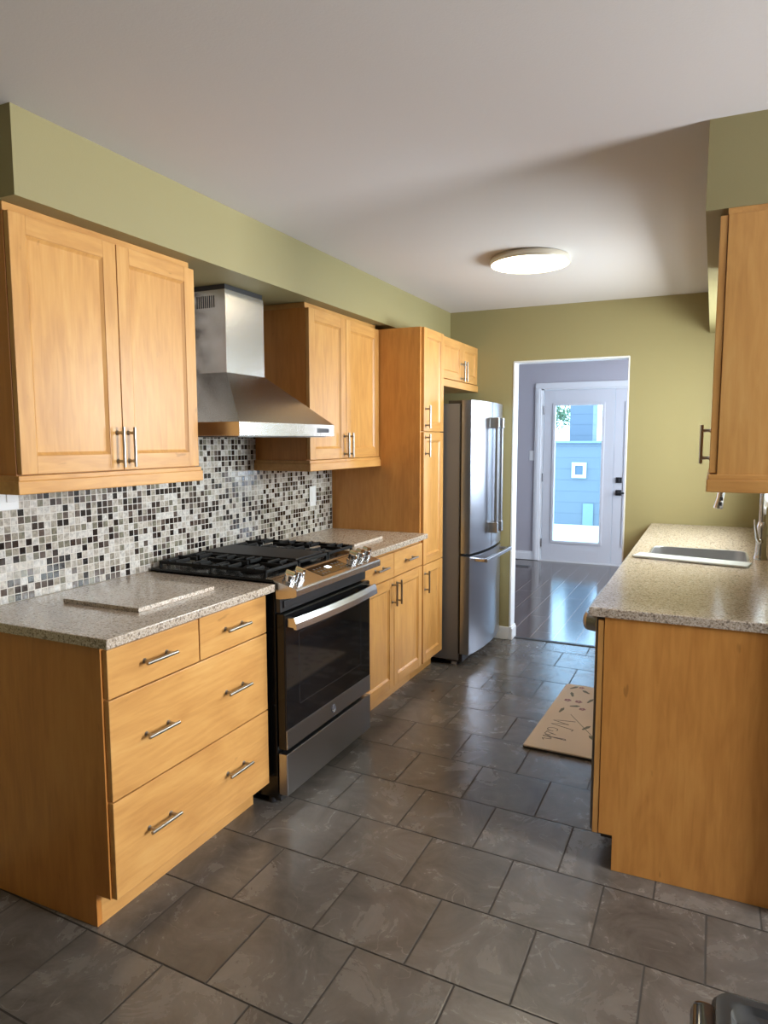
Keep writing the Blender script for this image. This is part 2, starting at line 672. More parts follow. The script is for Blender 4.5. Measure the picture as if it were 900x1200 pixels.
def siding(name, col):
    m, nt, N, L, P = newmat(name)
    tc = N.new('ShaderNodeTexCoord')
    sp = N.new('ShaderNodeSeparateXYZ')
    L.new(tc.outputs['Object'], sp.inputs[0])
    f = math_n(N, L, 'FRACT', math_n(N, L, 'DIVIDE', sp.outputs['Z'], 0.21))
    r = ramp(N, [(0.0, tuple(c * .72 for c in col)), (0.07, col), (1.0, tuple(c * .97 for c in col))])
    L.new(f, r.inputs['Fac'])
    L.new(r.outputs['Color'], P.inputs['Base Color'])
    P.inputs['Roughness'].default_value = 0.6
    b = N.new('ShaderNodeBump')
    b.inputs['Distance'].default_value = 0.02
    b.inputs['Strength'].default_value = 0.5
    b.invert = True
    L.new(f, b.inputs['Height'])
    L.new(b.outputs['Normal'], P.inputs['Normal'])
    return m


WE = wood('maple_end_veneer_shaded', 'z', (.93, .73, .52))  # end-panel veneer; shade of faces turned from the windows put into its tint
WZ, WY, WX = wood('maple_vertical', 'z'), wood('maple_horizontal', 'y'), wood('maple_cross', 'x')
OLIVE = simple('olive_paint', (.315, .268, .125), .55, bump=.12, bscale=260)
WHITE_CEIL = simple('ceiling_paint', (.70, .66, .645), .8, bump=.15, bscale=180)
GREY_WALL = simple('grey_paint', (.44, .42, .45), .6, bump=.1, bscale=260)
DINING_DARK = simple('dining_dark_paint', (.10, .085, .06), .6)  # dark tone made up so the unseen dining walls bounce less light
TRIMW = simple('white_trim_paint', (.78, .78, .78), .35)
DOORW = simple('white_door_paint', (.66, .66, .68), .4)
GRAN = granite('speckled_quartz')
STEEL = steel('brushed_steel')
STEELV = steel('brushed_steel_vertical', (.43, .45, .49), .30, 'z')
STEELD = steel('dark_steel', (.23, .225, .225), .32)
STEELM = steel('slate_steel', (.40, .40, .41), .30)
NICKEL = simple('satin_nickel', (.36, .34, .315), .30, 1)
CHROME = simple('chrome', (.75, .75, .76), .10, 1)
FAUC = simple('polished_steel', (.62, .62, .63), .22, 1)
BLACKG = simple('black_glass', (.006, .006, .007), .06, 0, .5)
BLACKE = simple('black_enamel', (.007, .007, .007), .22, 0, .35)
IRON = simple('cast_iron', (.007, .007, .007), .5, 0, .22, bump=.25, bscale=500)
BLACKP = simple('black_plastic', (.02, .02, .022), .4)
DARKGAP = simple('dark_gasket', (.012, .012, .012), .7)
FRIDGESIDE = simple('grey_fridge_side', (.15, .15, .155), .4, bump=.15, bscale=600)
PLASTW = simple('white_plastic', (.78, .78, .77), .35)
MOSAIC = mosaic('glass_mosaic')
TILE = floor_tile('slate_look_tile')
PLANK = plank_floor('dark_laminate')
GLASS = glass_pane('window_glass')
DARKIN = simple('carcass_inside', (.25, .14, .06), .6)

# ------------------------------------------------------------------ setting
H = 2.3865
YW = 3.532
XR = 2.48
Y0 = -4.0
HW = (4.2, 6.5, .9, 2.1)
XD = 5.0
struct('floor', MB().box(-0.1, XD + .1, Y0 - .1, 3.60, -0.1, 0.0), TILE)
struct('floor_hall', MB().box(-1.6, 3.1, 3.60, 7.15, -0.1, -0.004), PLANK)
struct('ceiling', MB().box(-1.7, XD + .1, Y0 - .1, 7.15, H, H + .1), WHITE_CEIL)
struct('wall_left', MB().box(-0.1, 0.0, Y0 - .1, YW, 0, H), OLIVE)
# far wall with the doorway
DX0, DX1, DZ = 0.866, 1.644, 2.014
mb = MB()
mb.box(-1.6, DX0, YW, YW + .1, 0, H)
mb.box(DX1, 3.1, YW, YW + .1, 0, H)
mb.box(DX0, DX1, YW, YW + .1, DZ, H)
struct('wall_far', mb, OLIVE)
# right kitchen wall with the window over the sink
KW = (1.95, 3.15, 1.15, 2.06)
mb = MB()
mb.box(XR, XR + .12, .9, KW[0], 0, H)
mb.box(XR, XR + .12, KW[1], YW, 0, H)
mb.box(XR, XR + .12, KW[0], KW[1], 0, KW[2])
mb.box(XR, XR + .12, KW[0], KW[1], KW[3], H)
struct('wall_right', mb, OLIVE)
struct('wall_dining_side', MB().box(XR, XD, .9, 1.0, 0, H), OLIVE)
DW = (-.05, .83, .8, 2.15)
mb = MB()
mb.box(XD, XD + .12, Y0, DW[0], 0, H)
mb.box(XD, XD + .12, DW[1], 1.0, 0, H)
mb.box(XD, XD + .12, DW[0], DW[1], 0, DW[2])
mb.box(XD, XD + .12, DW[0], DW[1], DW[3], H)
struct('wall_dining', mb, DINING_DARK)
struct('wall_back', MB().box(-.1, XD + .1, Y0 - .1, Y0, 0, H), DINING_DARK)


def window(name, x, y0, y1, z0, z1, panes, inside=-1):
    r = bpy.data.objects.new(name, None)
    r.location = (x, (y0 + y1) / 2, z0)
    S.collection.objects.link(r)
    LOC[r.name] = Vector(r.location)
    r['kind'] = 'structure'
    f = MB()
    w = .05
    f.box(x, x + .06, y0, y1, z0, z0 + w, .004).box(x, x + .06, y0, y1, z1 - w, z1, .004)
    for k in range(panes + 1):
        c = y0 + w / 2 + (y1 - y0 - w) * k / panes
        f.box(x, x + .06, c - w / 2, c + w / 2, z0 + w, z1 - w, .004)
    f.build('frame', TRIMW, r)
    MB().box(x + .025, x + .031, y0 + .02, y1 - .02, z0 + .02, z1 - .02).build('glass_pane', GLASS, r)
    c = MB()
    q = .07
    xs = x - .075
    c.box(xs, xs + .018, y0 - q, y0, z0 - q, z1 + q, .004).box(xs, xs + .018, y1, y1 + q, z0 - q, z1 + q, .004)
    c.box(xs, xs + .018, y0, y1, z1, z1 + q, .004).box(xs - .03, xs + .018, y0 - q, y1 + q, z0 - .03, z0, .004)
    c.build('casing', TRIMW, r)


window('window_1', XR + .057, *KW, 2)
window('window_2', XD + .057, *DW, 2)
window('window_3', 3.057, *HW, 2)

# soffits above the wall cabinets
struct('trim_1', MB().box(0, .3879, -.030, YW, 2.1442, H), OLIVE)
struct('trim_2', MB().box(2.1194, XR, .903, YW, 2.1328, H), OLIVE)
# backsplash mosaic; unseen upper part added to darken what the hood sides reflect
struct('trim_3', MB().box(0, .006, -.03, 2.4225, .912, 2.143), MOSAIC)
# doorway lining: white jamb boards with a baseboard return
mb = MB()
mb.box(DX0 - .003, DX0 + .010, YW - .004, YW + .104, 0, DZ, .002)
mb.box(DX1 - .006, DX1 + .003, YW - .004, YW + .104, 0, DZ, .002)
mb.box(DX0, DX1, YW - .004, YW + .104, DZ - .010, DZ + .003, .002)
struct('trim_4', mb, TRIMW)
mb = MB()
mb.box(.70, DX0 - .003, YW - .012, YW, 0, .095, .004)
mb.box(DX0 - .004, DX0 + .022, YW - .012, YW + .112, 0, .085, .004).box(DX0 - .004, DX0 + .017, YW - .012, YW + .112, .08, .098, .004)
struct('baseboard_kitchen', mb, TRIMW)
struct('trim_5', MB().prism([(3.575, 0), (3.585, .006), (3.615, .006), (3.625, 0)], 'x', DX0 + .01, DX1 - .006), simple('black_threshold', (.02, .017, .015), .4))

# hall beyond the doorway
YD = 7.02
mb = MB()
RX0, RX1 = .292, 1.99       # rough opening of the pair of glass doors
mb.box(-1.6, RX0, YD, YD + .12, 0, H).box(RX1, 3.1, YD, YD + .12, 0, H).box(RX0, RX1, YD, YD + .12, 2.07, H)
struct('wall_hall_far', mb, GREY_WALL)
struct('wall_hall_left', MB().box(-1.7, -1.6, YW, YD + .12, 0, H), GREY_WALL)
mb = MB()
mb.box(3.0, 3.1, YW, HW[0], 0, H).box(3.0, 3.1, HW[1], YD + .12, 0, H).box(3.0, 3.1, HW[0], HW[1], 0, HW[2]).box(3.0, 3.1, HW[0], HW[1], HW[3], H)
struct('wall_hall_right', mb, GREY_WALL)
mb = MB()
mb.box(-1.6, DX0 - .003, YW + .1, YW + .106, 0, H).box(DX1 + .003, 3.0, YW + .1, YW + .106, 0, H).box(DX0 - .003, DX1 + .003, YW + .1, YW + .106, DZ + .003, H)
struct('wall_hall_near', mb, GREY_WALL)
mb = MB()
mb.box(-1.6, RX0 - .07, YD - .014, YD, 0, .085, .003).box(-1.6, RX0 - .07, YD - .009, YD, .08, .105, .003)
mb.box(RX1 + .07, 3.0, YD - .014, YD, 0, .085, .003).box(RX1 + .07, 3.0, YD - .009, YD, .08, .105, .003)
struct('baseboard_hall', mb, TRIMW)
mb = MB()
for x0, x1 in ((RX0 - .07, RX0 + .005), (RX1 - .005, RX1 + .07)):
    mb.box(x0, x1, YD - .02, YD, 0, 2.065, .004)
    mb.box(x0 + .02, x1 - .02, YD - .026, YD - .018, 0, 2.065, .003)
mb.box(RX0 - .07, RX1 + .07, YD - .02, YD, 2.062, 2.13, .004)
mb.box(RX0, RX0 + .03, YD, YD + .12, 0, 2.07).box(RX1 - .03, RX1, YD, YD + .12, 0, 2.07).box(RX0, RX1, YD, YD + .12, 2.045, 2.07)
mb.box(RX0, RX1, YD - .01, YD + .12, -.004, .014)
struct('trim_6', mb, TRIMW)


def glass_door(name, x0, x1, gx0, gx1, hinge_x, locks):
    z0, z1, gz0, gz1 = .016, 2.042, .25, 1.865
    r = bpy.data.objects.new(name, None)
    r.location = (x0, YD, 0)
    S.collection.objects.link(r)
    LOC[r.name] = Vector(r.location)
    r['kind'] = 'structure'
    y0, y1 = YD + .004, YD + .049
    m = MB()
    m.box(x0, gx0, y0, y1, z0, z1, .002).box(gx1, x1, y0, y1, z0, z1, .002)
    m.box(gx0, gx1, y0, y1, z0, gz0, .002).box(gx0, gx1, y0, y1, gz1, z1, .002)
    m.build('door_slab', DOORW, r)
    f = MB()
    w = .028
    for ya, yb in ((y0 - .010, y0), (y1, y1 + .01)):
        f.box(gx0 - w, gx0 + .004, ya, yb, gz0 - w, gz1 + w, .004).box(gx1 - .004, gx1 + w, ya, yb, gz0 - w, gz1 + w, .004)
        f.box(gx0, gx1, ya, yb, gz0 - w, gz0 + .004, .004).box(gx0, gx1, ya, yb, gz1 - .004, gz1 + w, .004)
    f.build('glazing_frame', DOORW, r)
    MB().box(gx0 - .002, gx1 + .002, YD + .022, YD + .030, gz0 - .002, gz1 + .002).build('glass_pane', GLASS, r)
    for z in (.22, 1.01, 1.81):
        MB().cyl((hinge_x, YD - .002, z - .05), (hinge_x, YD - .002, z + .05), .007, n=12).build('hinge', STEELD, r)
    if locks:
        k = x0 + .063
        b = MB().box(k - .033, k + .033, YD - .012, YD + .004, .965, 1.03, .004)
        d = b.build('deadbolt', BLACKP, r)
        MB().box(k - .006, k + .006, YD - .030, YD - .012, .98, 1.015, .003).build('thumb_turn', BLACKP, d)
        b = MB().box(k - .033, k + .033, YD - .012, YD + .004, .82, .885, .004)
        d = b.build('lever_plate', BLACKP, r)
        MB().cyl((k, YD - .012, .852), (k, YD - .05, .852), .011, n=16).box(k - .012, k + .115, YD - .058, YD - .042, .843, .861, .004).build('lever', BLACKP, d)
    return r


glass_door('door_1', .327, 1.136, .458, 1.0, .324, False)
glass_door('door_2', 1.140, 1.955, 1.275, 1.82, 1.958, True)

# ------------------------------------------------------------------ outdoors
struct('ground', MB().box(-12, 14, 7.14, 40, -.25, -.14), simple('pale_concrete', (.72, .71, .68), .9, bump=.2, bscale=20))
SID = siding('blue_grey_siding', (.15, .175, .195))
SID2 = siding('blue_grey_siding_upper', (.125, .145, .17))
h = thing('neighbor_house', 'blue grey sided house seen through the glass of the far door', 'house', (.05, 12.5, -.14))
MB().box(-4.5, 4.5, 12.0, 13.6, -.14, 1.40).build('lower_wall', SID, h)
MB().prism([(-4.6, 1.395), (4.6, 1.395), (4.6, 1.43), (-4.6, 1.43)], 'y', 11.95, 13.65).build('wall_cap', simple('weathered_cap', (.20, .26, .34), .6), h)
MB().prism([(-.457, 1.43), (-.008, 1.43), (-.008, 2.6), (-.23, 2.75), (-.457, 2.6)], 'y', 13.0, 13.6).build('upper_wall', SID2, h)
f = MB()
wx0, wx1, wz0, wz1 = -.214, .051, .745, 1.035
f.box(wx0, wx0 + .06, 11.96, 12.02, wz0, wz1).box(wx1 - .06, wx1, 11.96, 12.02, wz0, wz1).box(wx0 + .06, wx1 - .06, 11.96, 12.02, wz0, wz0 + .06).box(wx0 + .06, wx1 - .06, 11.96, 12.02, wz1 - .06, wz1)
wf = f.build('window', simple('pale_window_frame', (.62, .64, .58), .5), h)
MB().box(wx0 + .05, wx1 - .05, 11.985, 12.005, wz0 + .05, wz1 - .05).build('pane', simple('dull_pane', (.12, .16, .20), .15), wf)
MB().box(.007, .196, 11.97, 12.02, -.14, .27).build('basement_hatch', simple('pale_hatch', (.20, .28, .33), .6), h)

t = thing('leafy_tree', 'tree with sparse leaves behind the blue grey house outside', 'tree', (-1.3, 15.0, -.14))
MB().tube([(-1.3, 15, -.14), (-1.28, 15, 1.0), (-1.2, 15, 1.7), (-1.05, 14.95, 2.1)], [.05, .04, .03, .012]).tube([(-1.2, 15, 1.65), (-1.02, 15, 1.85), (-.9, 15, 2.0)], [.016, .01, .005]).build('trunk', simple('bark', (.12, .09, .07), .9), t)
lv = MB()
tb = bmesh.new()
for k in range(420):
    c = Vector((random.gauss(-1.02, .15), random.gauss(15, .2), random.gauss(2.03, .15)))
    a = Vector((random.uniform(-1, 1), random.uniform(-1, 1), random.uniform(-1, 1))).normalized() * .045
    b2 = a.orthogonal().normalized() * .02
    tb.faces.new([tb.verts.new(c - a), tb.verts.new(c + b2), tb.verts.new(c + a), tb.verts.new(c - b2)])
lv._merge(tb)
lv.build('foliage', simple('leaf_green', (.10, .16, .07), .6), t)

# ------------------------------------------------------------------ cabinet pieces


def fx(sign, X):
    """map depth w (outward) to x for a front whose face is at X"""
    return lambda w: X + sign * w


def shaker(name, X, sign, y0, y1, z0, z1, parent, sw=.055):
    """frame and panel door: face at X, outward sign"""
    T = .020

    def bx(m, ya, yb, za, zb, w0, w1, bev):
        a, b = X + sign * w0, X + sign * w1
        m.box(min(a, b), max(a, b), ya, yb, za, zb, bev)
    m = MB()
    m.mi = 0
    bx(m, y0, y0 + sw, z0, z1, -T, 0, .0018)
    bx(m, y1 - sw, y1, z0, z1, -T, 0, .0018)
    m.mi = 1
    bx(m, y0 + sw, y1 - sw, z0, z0 + sw, -T, -.0002, .0012)
    bx(m, y0 + sw, y1 - sw, z1 - sw, z1, -T, -.0002, .0012)
    m.mi = 0
    ya, yb, za, zb = y0 + sw - .001, y1 - sw + .001, z0 + sw - .001, z1 - sw + .001
    c = .011
    p = lambda w, y, z: (X + sign * w, y, z)
    o_ = [(ya, za), (yb, za), (yb, zb), (ya, zb)]
    i_ = [(ya + c, za + c), (yb - c, za + c), (yb - c, zb - c), (ya + c, zb - c)]
    for k in range(4):
        q = (k + 1) % 4
        m.quad(p(-.0025, *o_[k]), p(-.0025, *o_[q]), p(-.010, *i_[q]), p(-.010, *i_[k]))
    bx(m, ya + c - .001, yb - c + .001, za + c - .001, zb - c + .001, -.018, -.010, 0)
    o = m.build(name, [WZ, WY], parent)
    return o


def slab(name, X, sign, y0, y1, z0, z1, parent):
    m = MB()
    a, b = X, X - sign * .020
    m.box(min(a, b), max(a, b), y0, y1, z0, z1, .002)
    return m.build(name, WY, parent)


def pull(X, sign, yc, zc, parent, vertical, L=.135, sp=.096, r=.0055, out=.030):
    m = MB()
    d = (0, 0, 1) if vertical else (0, 1, 0)
    c = Vector((X + sign * out, yc, zc))
    dv = Vector(d)
    m.cyl(c - dv * L / 2, c + dv * L / 2, r, n=14, bev=.001)
    for s in (-1, 1):
        q = c + dv * s * sp / 2
        base = Vector((X, q.y, q.z))
        m.lathe(base - Vector((sign * .001, 0, 0)), (sign, 0, 0), [(0, 0), (.0085, 0), (.0085, .003), (.0055, .006), (.0045, .012), (.0055, .020), (.006, out + .001), (0, out + .001)], 14)
    return m.build('handle', NICKEL, parent)


# ---- drawer base left of the range
XF = .6214
c = thing('drawer_cabinet', 'wide maple drawer cabinet with exposed end panel beside the range', 'cabinet', (.31, .4, 0))
MB().box(.008, XF - .024, .018, .795, .1, .8815).build('carcass', DARKIN, c)
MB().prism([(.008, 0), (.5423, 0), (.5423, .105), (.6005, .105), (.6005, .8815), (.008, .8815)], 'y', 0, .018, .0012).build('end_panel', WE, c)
MB().box(.524, .5423, .018, .795, 0, .1).build('kick_board', WY, c)
d = slab('drawer', XF, 1, .006, .402, .7215, .868, c)
pull(XF, 1, .199, .797, d, False)
d = slab('drawer', XF, 1, .408, .797, .7215, .868, c)
pull(XF, 1, .593, .797, d, False)
d = slab('drawer', XF, 1, .006, .797, .411, .717, c)
pull(XF, 1, .196, .566, d, False)
pull(XF, 1, .590, .566, d, False)
d = slab('drawer', XF, 1, .006, .797, .106, .4065, c)
pull(XF, 1, .193, .261, d, False)
pull(XF, 1, .586, .261, d, False)

# ---- base cabinet right of the range
c = thing('base_cabinet', 'maple base cabinet with two drawers above two doors by the pantry', 'cabinet', (.31, 2.0, 0))
MB().box(.008, XF - .024, 1.592, 2.420, .1, .8815).build('carcass', WZ, c)
MB().box(.524, .5423, 1.592, 2.420, 0, .1).build('kick_board', WY, c)
for a, b, hy in ((1.596, 2.008, 1.82), (2.013, 2.418, 2.215)):
    d = slab('drawer', XF, 1, a, b, .7225, .856, c)
    pull(XF, 1, hy, .794, d, False)
for a, b, hy in ((1.596, 2.008, 1.985), (2.013, 2.418, 2.044)):
    d = shaker('door', XF, 1, a, b, .106, .7165, c)
    pull(XF, 1, hy, .635, d, True)

# ---- tall pantry
c = thing('pantry_cabinet', 'tall narrow maple pantry with three stacked doors beside the refrigerator', 'cabinet', (.31, 2.6, 0))
MB().prism([(.008, 0), (.5423, 0), (.5423, .104), (.6025, .104), (.6025, 2.1194), (.008, 2.1194)], 'y', 2.4225, 2.4405, .001).build('side_panel', wood('pantry_veneer_lit', 'z', (1.06, 1.0, .95)), c)  # lighter copy of the end veneer, lamp light put into its tint
MB().box(.008, .5975, 2.4405, 2.771, .1, 2.1194).build('carcass', WZ, c)
MB().box(.524, .5423, 2.4405, 2.771, 0, .1).build('kick_board', WY, c)
XP = .6218
for z0, z1, hz in ((.106, .711, .612), (.716, 1.511, 1.432), (1.517, 2.1185, 1.600)):
    d = shaker('door', XP, 1, 2.436, 2.766, z0, z1, c, .052)
    pull(XP, 1, 2.462, hz, d, True)

# ---- wall cabinet left of the hood
XU = .3385


def wall_cab(name, label, y0, y1, ym, hz, v0, v1, crown):
    c = thing(name, label, 'cabinet', (.17, (y0 + y1) / 2, 1.308))
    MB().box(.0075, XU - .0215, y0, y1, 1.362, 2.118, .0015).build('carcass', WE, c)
    MB().box(.0075, .349, v0, v1, 1.3085, 1.349, .003).box(.0075, .343, v0 + .006, v1 - .004, 1.348, 1.3635, .002).build('light_valance', WY, c)
    if crown:
        MB().box(.0075, .315, y0 + .002, y1 - .002, 2.118, 2.1435, .002).build('top_filler', WY, c)
    d = shaker('door', XU, 1, y0 + .002, ym - .002, 1.3665, 2.1155, c)
    pull(XU, 1, ym - .026, hz, d, True)
    d = shaker('door', XU, 1, ym + .002, y1 - .001, 1.3665, 2.1155, c)
    pull(XU, 1, ym + .024, hz, d, True)
    return c


wall_cab('wall_cabinet', 'maple two-door wall cabinet nearest the camera above the white switch plate', -.018, .769, .380, 1.444, -.036, .779, True)
wall_cab('wall_cabinet', 'maple two-door wall cabinet between range hood and tall pantry', 1.612, 2.416, 2.000, 1.438, 1.596, 2.420, True)

# ---- cabinet over the refrigerator
c = thing('wall_cabinet', 'short maple two-door cabinet mounted above the refrigerator', 'cabinet', (.3, 3.15, 1.80))
XO = .600
MB().box(.008, XO - .0215, 2.776, 3.528, 1.852, 2.1194, .001).build('carcass', WZ, c)
MB().box(.20, XO + .006, 2.776, 3.528, 1.806, 1.852, .003).build('light_valance', WY, c)
d = shaker('door', XO, 1, 2.779, 3.182, 1.858, 2.1185, c, .05)
pull(XO, 1, 3.158, 1.925, d, True)
d = shaker('door', XO, 1, 3.187, 3.526, 1.858, 2.1185, c, .05)
pull(XO, 1, 3.211, 1.925, d, True)

# ---- worktops
tag(MB().box(.0065, .656, -.0247, .8113, .8823, .912, .003).build('countertop', GRAN), 'speckled stone worktop over the wide drawer cabinet', 'countertop', None)
tag(MB().box(.0065, .656, 1.585, 2.4215, .8823, .912, .003).build('countertop', GRAN), 'short speckled stone worktop between range and pantry', 'countertop', None)
SLABM = granite('speckled_quartz_board', 1.03)


def board(x0, x1, y0, y1, label):
    o = MB().box(x0, x1, y0, y1, .912, .926, .0015).build('cutting_board', SLABM)
    tag(o, label, 'cutting board')


board(.165, .507, .25, .632, 'flat speckled stone board on worktop left of the range')
board(.170, .500, 1.775, 2.12, 'flat speckled stone board on worktop between range and pantry')


def plate_loop(x0, x1, y0, y1, z):
    return [(x0, y0, z), (x1, y0, z), (x1, y1, z), (x0, y1, z)]


# ------------------------------------------------------------------ range
RY0, RY1 = .8234, 1.572
r = thing('gas_range', 'stainless slide-in gas range with black cooktop under the hood', 'range', (.35, 1.2, 0))
MB().box(.02, .645, RY0 + .002, RY1 - .002, .03, .905, .003).build('body', BLACKE, r)
for px, py in ((.06, RY0 + .05), (.06, RY1 - .05), (.60, RY0 + .03), (.60, RY1 - .03)):
    MB().cyl((px, py, 0), (px, py, .032), .018, n=14).build('foot', BLACKP, r)
MB().box(.02, .640, RY0 - .006, RY1 + .006, .9135, .926, .004).box(.06, .60, RY0 + .01, RY1 - .01, .90, .914).build('cooktop', BLACKE, r)
# sloping control panel
prof = [(.604, .930), (.622, .9295), (.741, .897), (.7465, .891), (.7465, .868), (.735, .862), (.668, .850), (.650, .850), (.646, .915), (.604, .915)]
MB().prism(prof, 'y', RY0, RY1, .0015).build('control_panel', STEEL, r)
sl = Vector((.741 - .622, 0, .897 - .9295)).normalized()
nr = Vector((-sl.z, 0, sl.x))
P0 = Vector((.622, 0, .9295))


def onp(t, y, h=0.0):
    q = P0 + sl * t + nr * h
    return Vector((q.x, y, q.z))


# display with its buttons
a = [onp(.018, 1.07), onp(.100, 1.07), onp(.100, 1.325), onp(.018, 1.325)]
dp = MB().hull([p + nr * .0002 for p in a], [p + nr * .0015 for p in a]).build('display', BLACKG, r)
KEYM = simple('grey_print', (.10, .10, .10), .4)
for grp in ((1.09, 1.115, 1.14), (1.245, 1.27, 1.295)):
    b = MB()
    for yy in grp:
        for tt in (.035, .058, .081):
            q = [onp(tt, yy, .0014), onp(tt + .009, yy, .0014), onp(tt + .009, yy + .012, .0014), onp(tt, yy + .012, .0014)]
            b.hull(q, [p + nr * .0008 for p in q])
    b.build('touch_keys', KEYM, dp)
q = [onp(.040, 1.178, .0014), onp(.062, 1.178, .0014), onp(.062, 1.212, .0014), onp(.040, 1.212, .0014)]
MB().hull(q, [p + nr * .0008 for p in q]).build('lit_digits', emit('display_light', (.85, .95, 1.0), 2.0), dp)
for yk in (.868, .940, 1.402, 1.470, 1.538):
    b0 = onp(.062, yk, .0)
    k = MB().lathe(b0, nr, [(0, 0), (.026, 0), (.026, .006), (.0215, .008), (.0215, .030), (.019, .033), (0, .033)], 28).build('knob', CHROME, r)
    g = MB()
    u_, v_ = Vector((0, 1, 0)), sl
    c0 = b0 + nr * .033
    A = [c0 + u_ * sa * .0055 + v_ * sb * .021 for sa, sb in ((-1, -1), (1, -1), (1, 1), (-1, 1))]
    B = [c0 + nr * .012 + u_ * sa * .004 + v_ * sb * .020 for sa, sb in ((-1, -1), (1, -1), (1, 1), (-1, 1))]
    g.hull(A, B)
    g.build('grip', CHROME, k)
# burners and grates
for bx_, by_, br in ((.19, .955, .040), (.46, .955, .050), (.325, 1.198, .045), (.19, 1.44, .040), (.46, 1.44, .045)):
    MB().lathe((bx_, by_, .926), (0, 0, 1), [(0, 0), (br + .012, 0), (br + .010, .006), (br, .008), (br, .014), (br - .006, .018), (0, .018)], 26).build('burner', IRON, r)


def grate(y0, y1):
    g = MB()
    x0, x1 = .055, .600
    zt, zb, w = .958, .944, .011
    g.box(x0, x1, y0, y0 + w, zb, zt, .003).box(x0, x1, y1 - w, y1, zb, zt, .003)
    g.box(x0, x0 + w, y0, y1, zb, zt, .003).box(x1 - w, x1, y0, y1, zb, zt, .003)
    xm, ym = (x0 + x1) / 2, (y0 + y1) / 2
    g.box(xm - w / 2, xm + w / 2, y0, y1, zb, zt, .003)
    for cx_ in (.19, .46):
        for dx in (-.085, -.045, .045, .085):
            for s in (0, 1):
                ya, yb = (y0, ym - .030) if s == 0 else (ym + .030, y1)
                if abs(dx) > .06:
                    ya, yb = (y0, ym - .055) if s == 0 else (ym + .055, y1)
                g.box(cx_ + dx - .0045, cx_ + dx + .0045, ya, yb, zb + .003, zt + .006, .003)
        for s in (-1, 1):
            xa, xb = (x0, cx_ - .03) if (cx_ < .3 and s < 0) else ((cx_ + .03, xm) if (cx_ < .3) else ((xm, cx_ - .03) if s < 0 else (cx_ + .03, x1)))
            g.box(xa, xb, ym - .0045, ym + .0045, zb + .003, zt + .006, .003)
    for xx in (x0, x1 - w, xm - w / 2):
        for yy in (y0, y1 - w):
            g.box(xx, xx + w, yy, yy + w, .926, zb + .002, .002)
    return g.build('grate', IRON, r)


grate(.832, 1.070)
grate(1.326, 1.564)
g = MB()
g.box(.055, .600, 1.076, 1.088, .944, .958, .003).box(.055, .600, 1.308, 1.320, .944, .958, .003).box(.055, .067, 1.076, 1.320, .944, .958, .003).box(.588, .600, 1.076, 1.320, .944, .958, .003)
for xx in (.055, .588):
    for yy in (1.076, 1.308):
        g.box(xx, xx + .012, yy, yy + .012, .926, .946, .002)
gc = g.build('grate', IRON, r)
MB().box(.075, .58, 1.084, 1.312, .952, .964, .004).build('griddle_plate', simple('griddle', (.009, .008, .008), .45, 0, .25), gc)
# oven door
XD_ = .690
MB().box(.646, .668, RY0 + .004, RY1 - .004, .795, .852, .003).box(.668, .676, RY0 + .02, RY1 - .02, .812, .840, .002).build('vent_strip', BLACKP, r)
dr = MB().box(.650, XD_ - .004, RY0 + .002, RY1 - .002, .240, .790, .003).build('oven_door', BLACKE, r)
MB().box(XD_ - .005, XD_, RY0 + .004, RY1 - .004, .322, .788, .0015).build('door_glass', BLACKG, dr)
MB().box(XD_ - .005, XD_ + .001, RY0 + .003, RY1 - .003, .243, .320, .0015).build('lower_trim', STEELM, dr)
wd = MB()
for q in ((RY0 + .10, RY0 + .103, .40, .70), (RY1 - .103, RY1 - .10, .40, .70), (RY0 + .10, RY1 - .10, .40, .403), (RY0 + .10, RY1 - .10, .697, .70)):
    wd.box(XD_ - .0005, XD_ + .0006, *q)
wd.build('window_border', simple('window_border', (.022, .022, .024), .25), dr)
hp = MB()
pts = []
for k in range(17):
    s_ = k / 16
    yv = RY0 + .012 + s_ * (RY1 - RY0 - .024)
    bow = .018 * (1 - (2 * s_ - 1) ** 2)
    pts.append((.728 + bow, yv, .757))
hp.loft([[(p[0] - .004, p[1], p[2] - .024), (p[0] + .008, p[1], p[2] - .024), (p[0] + .005, p[1], p[2]), (p[0] - .003, p[1], p[2] + .022), (p[0] - .015, p[1], p[2] + .020)] for p in pts], True, True, False)
hp.box(XD_ - .001, .728, RY0 + .014, RY0 + .040, .738, .776, .003).box(XD_ - .001, .728, RY1 - .040, RY1 - .014, .738, .776, .003)
hd = hp.build('handle', STEEL, dr)
# round maker's emblem on the lower trim
bd = MB().lathe((XD_ + .0008, 1.2, .281), (1, 0, 0), [(0, 0), (.0185, 0), (.0185, .002), (.017, .0028), (0, .0028)], 32).build('emblem', simple('emblem_dark', (.05, .05, .07), .3), dr)
em = MB()
em.tube([(XD_ + .0036, 1.2 + .0152 * math.cos(2 * PI * k / 32), .281 + .0152 * math.sin(2 * PI * k / 32)) for k in range(33)], .0011, 6)


def stroke(m, pts2, y, z, sc, rr, x):
    m.tube([(x, y + p[0] * sc, z + p[1] * sc) for p in pts2], rr, 6)


arc = lambda cx_, cy_, rx, ry, a0, a1, n=14: [(cx_ + rx * math.cos(math.radians(a0 + (a1 - a0) * k / n)), cy_ + ry * math.sin(math.radians(a0 + (a1 - a0) * k / n))) for k in range(n + 1)]
stroke(em, arc(-.45, 0, .42, .62, 40, 330) + [(-.10, -.05), (-.42, .0)], 1.2, .281, .0125, .0010, XD_ + .0036)
stroke(em, arc(.42, .32, .34, .30, 30, 265) + arc(.42, -.30, .38, .33, 95, 330), 1.2, .281, .0125, .0010, XD_ + .0036)
em.build('monogram', simple('emblem_light', (.55, .56, .60), .3, .8), bd)
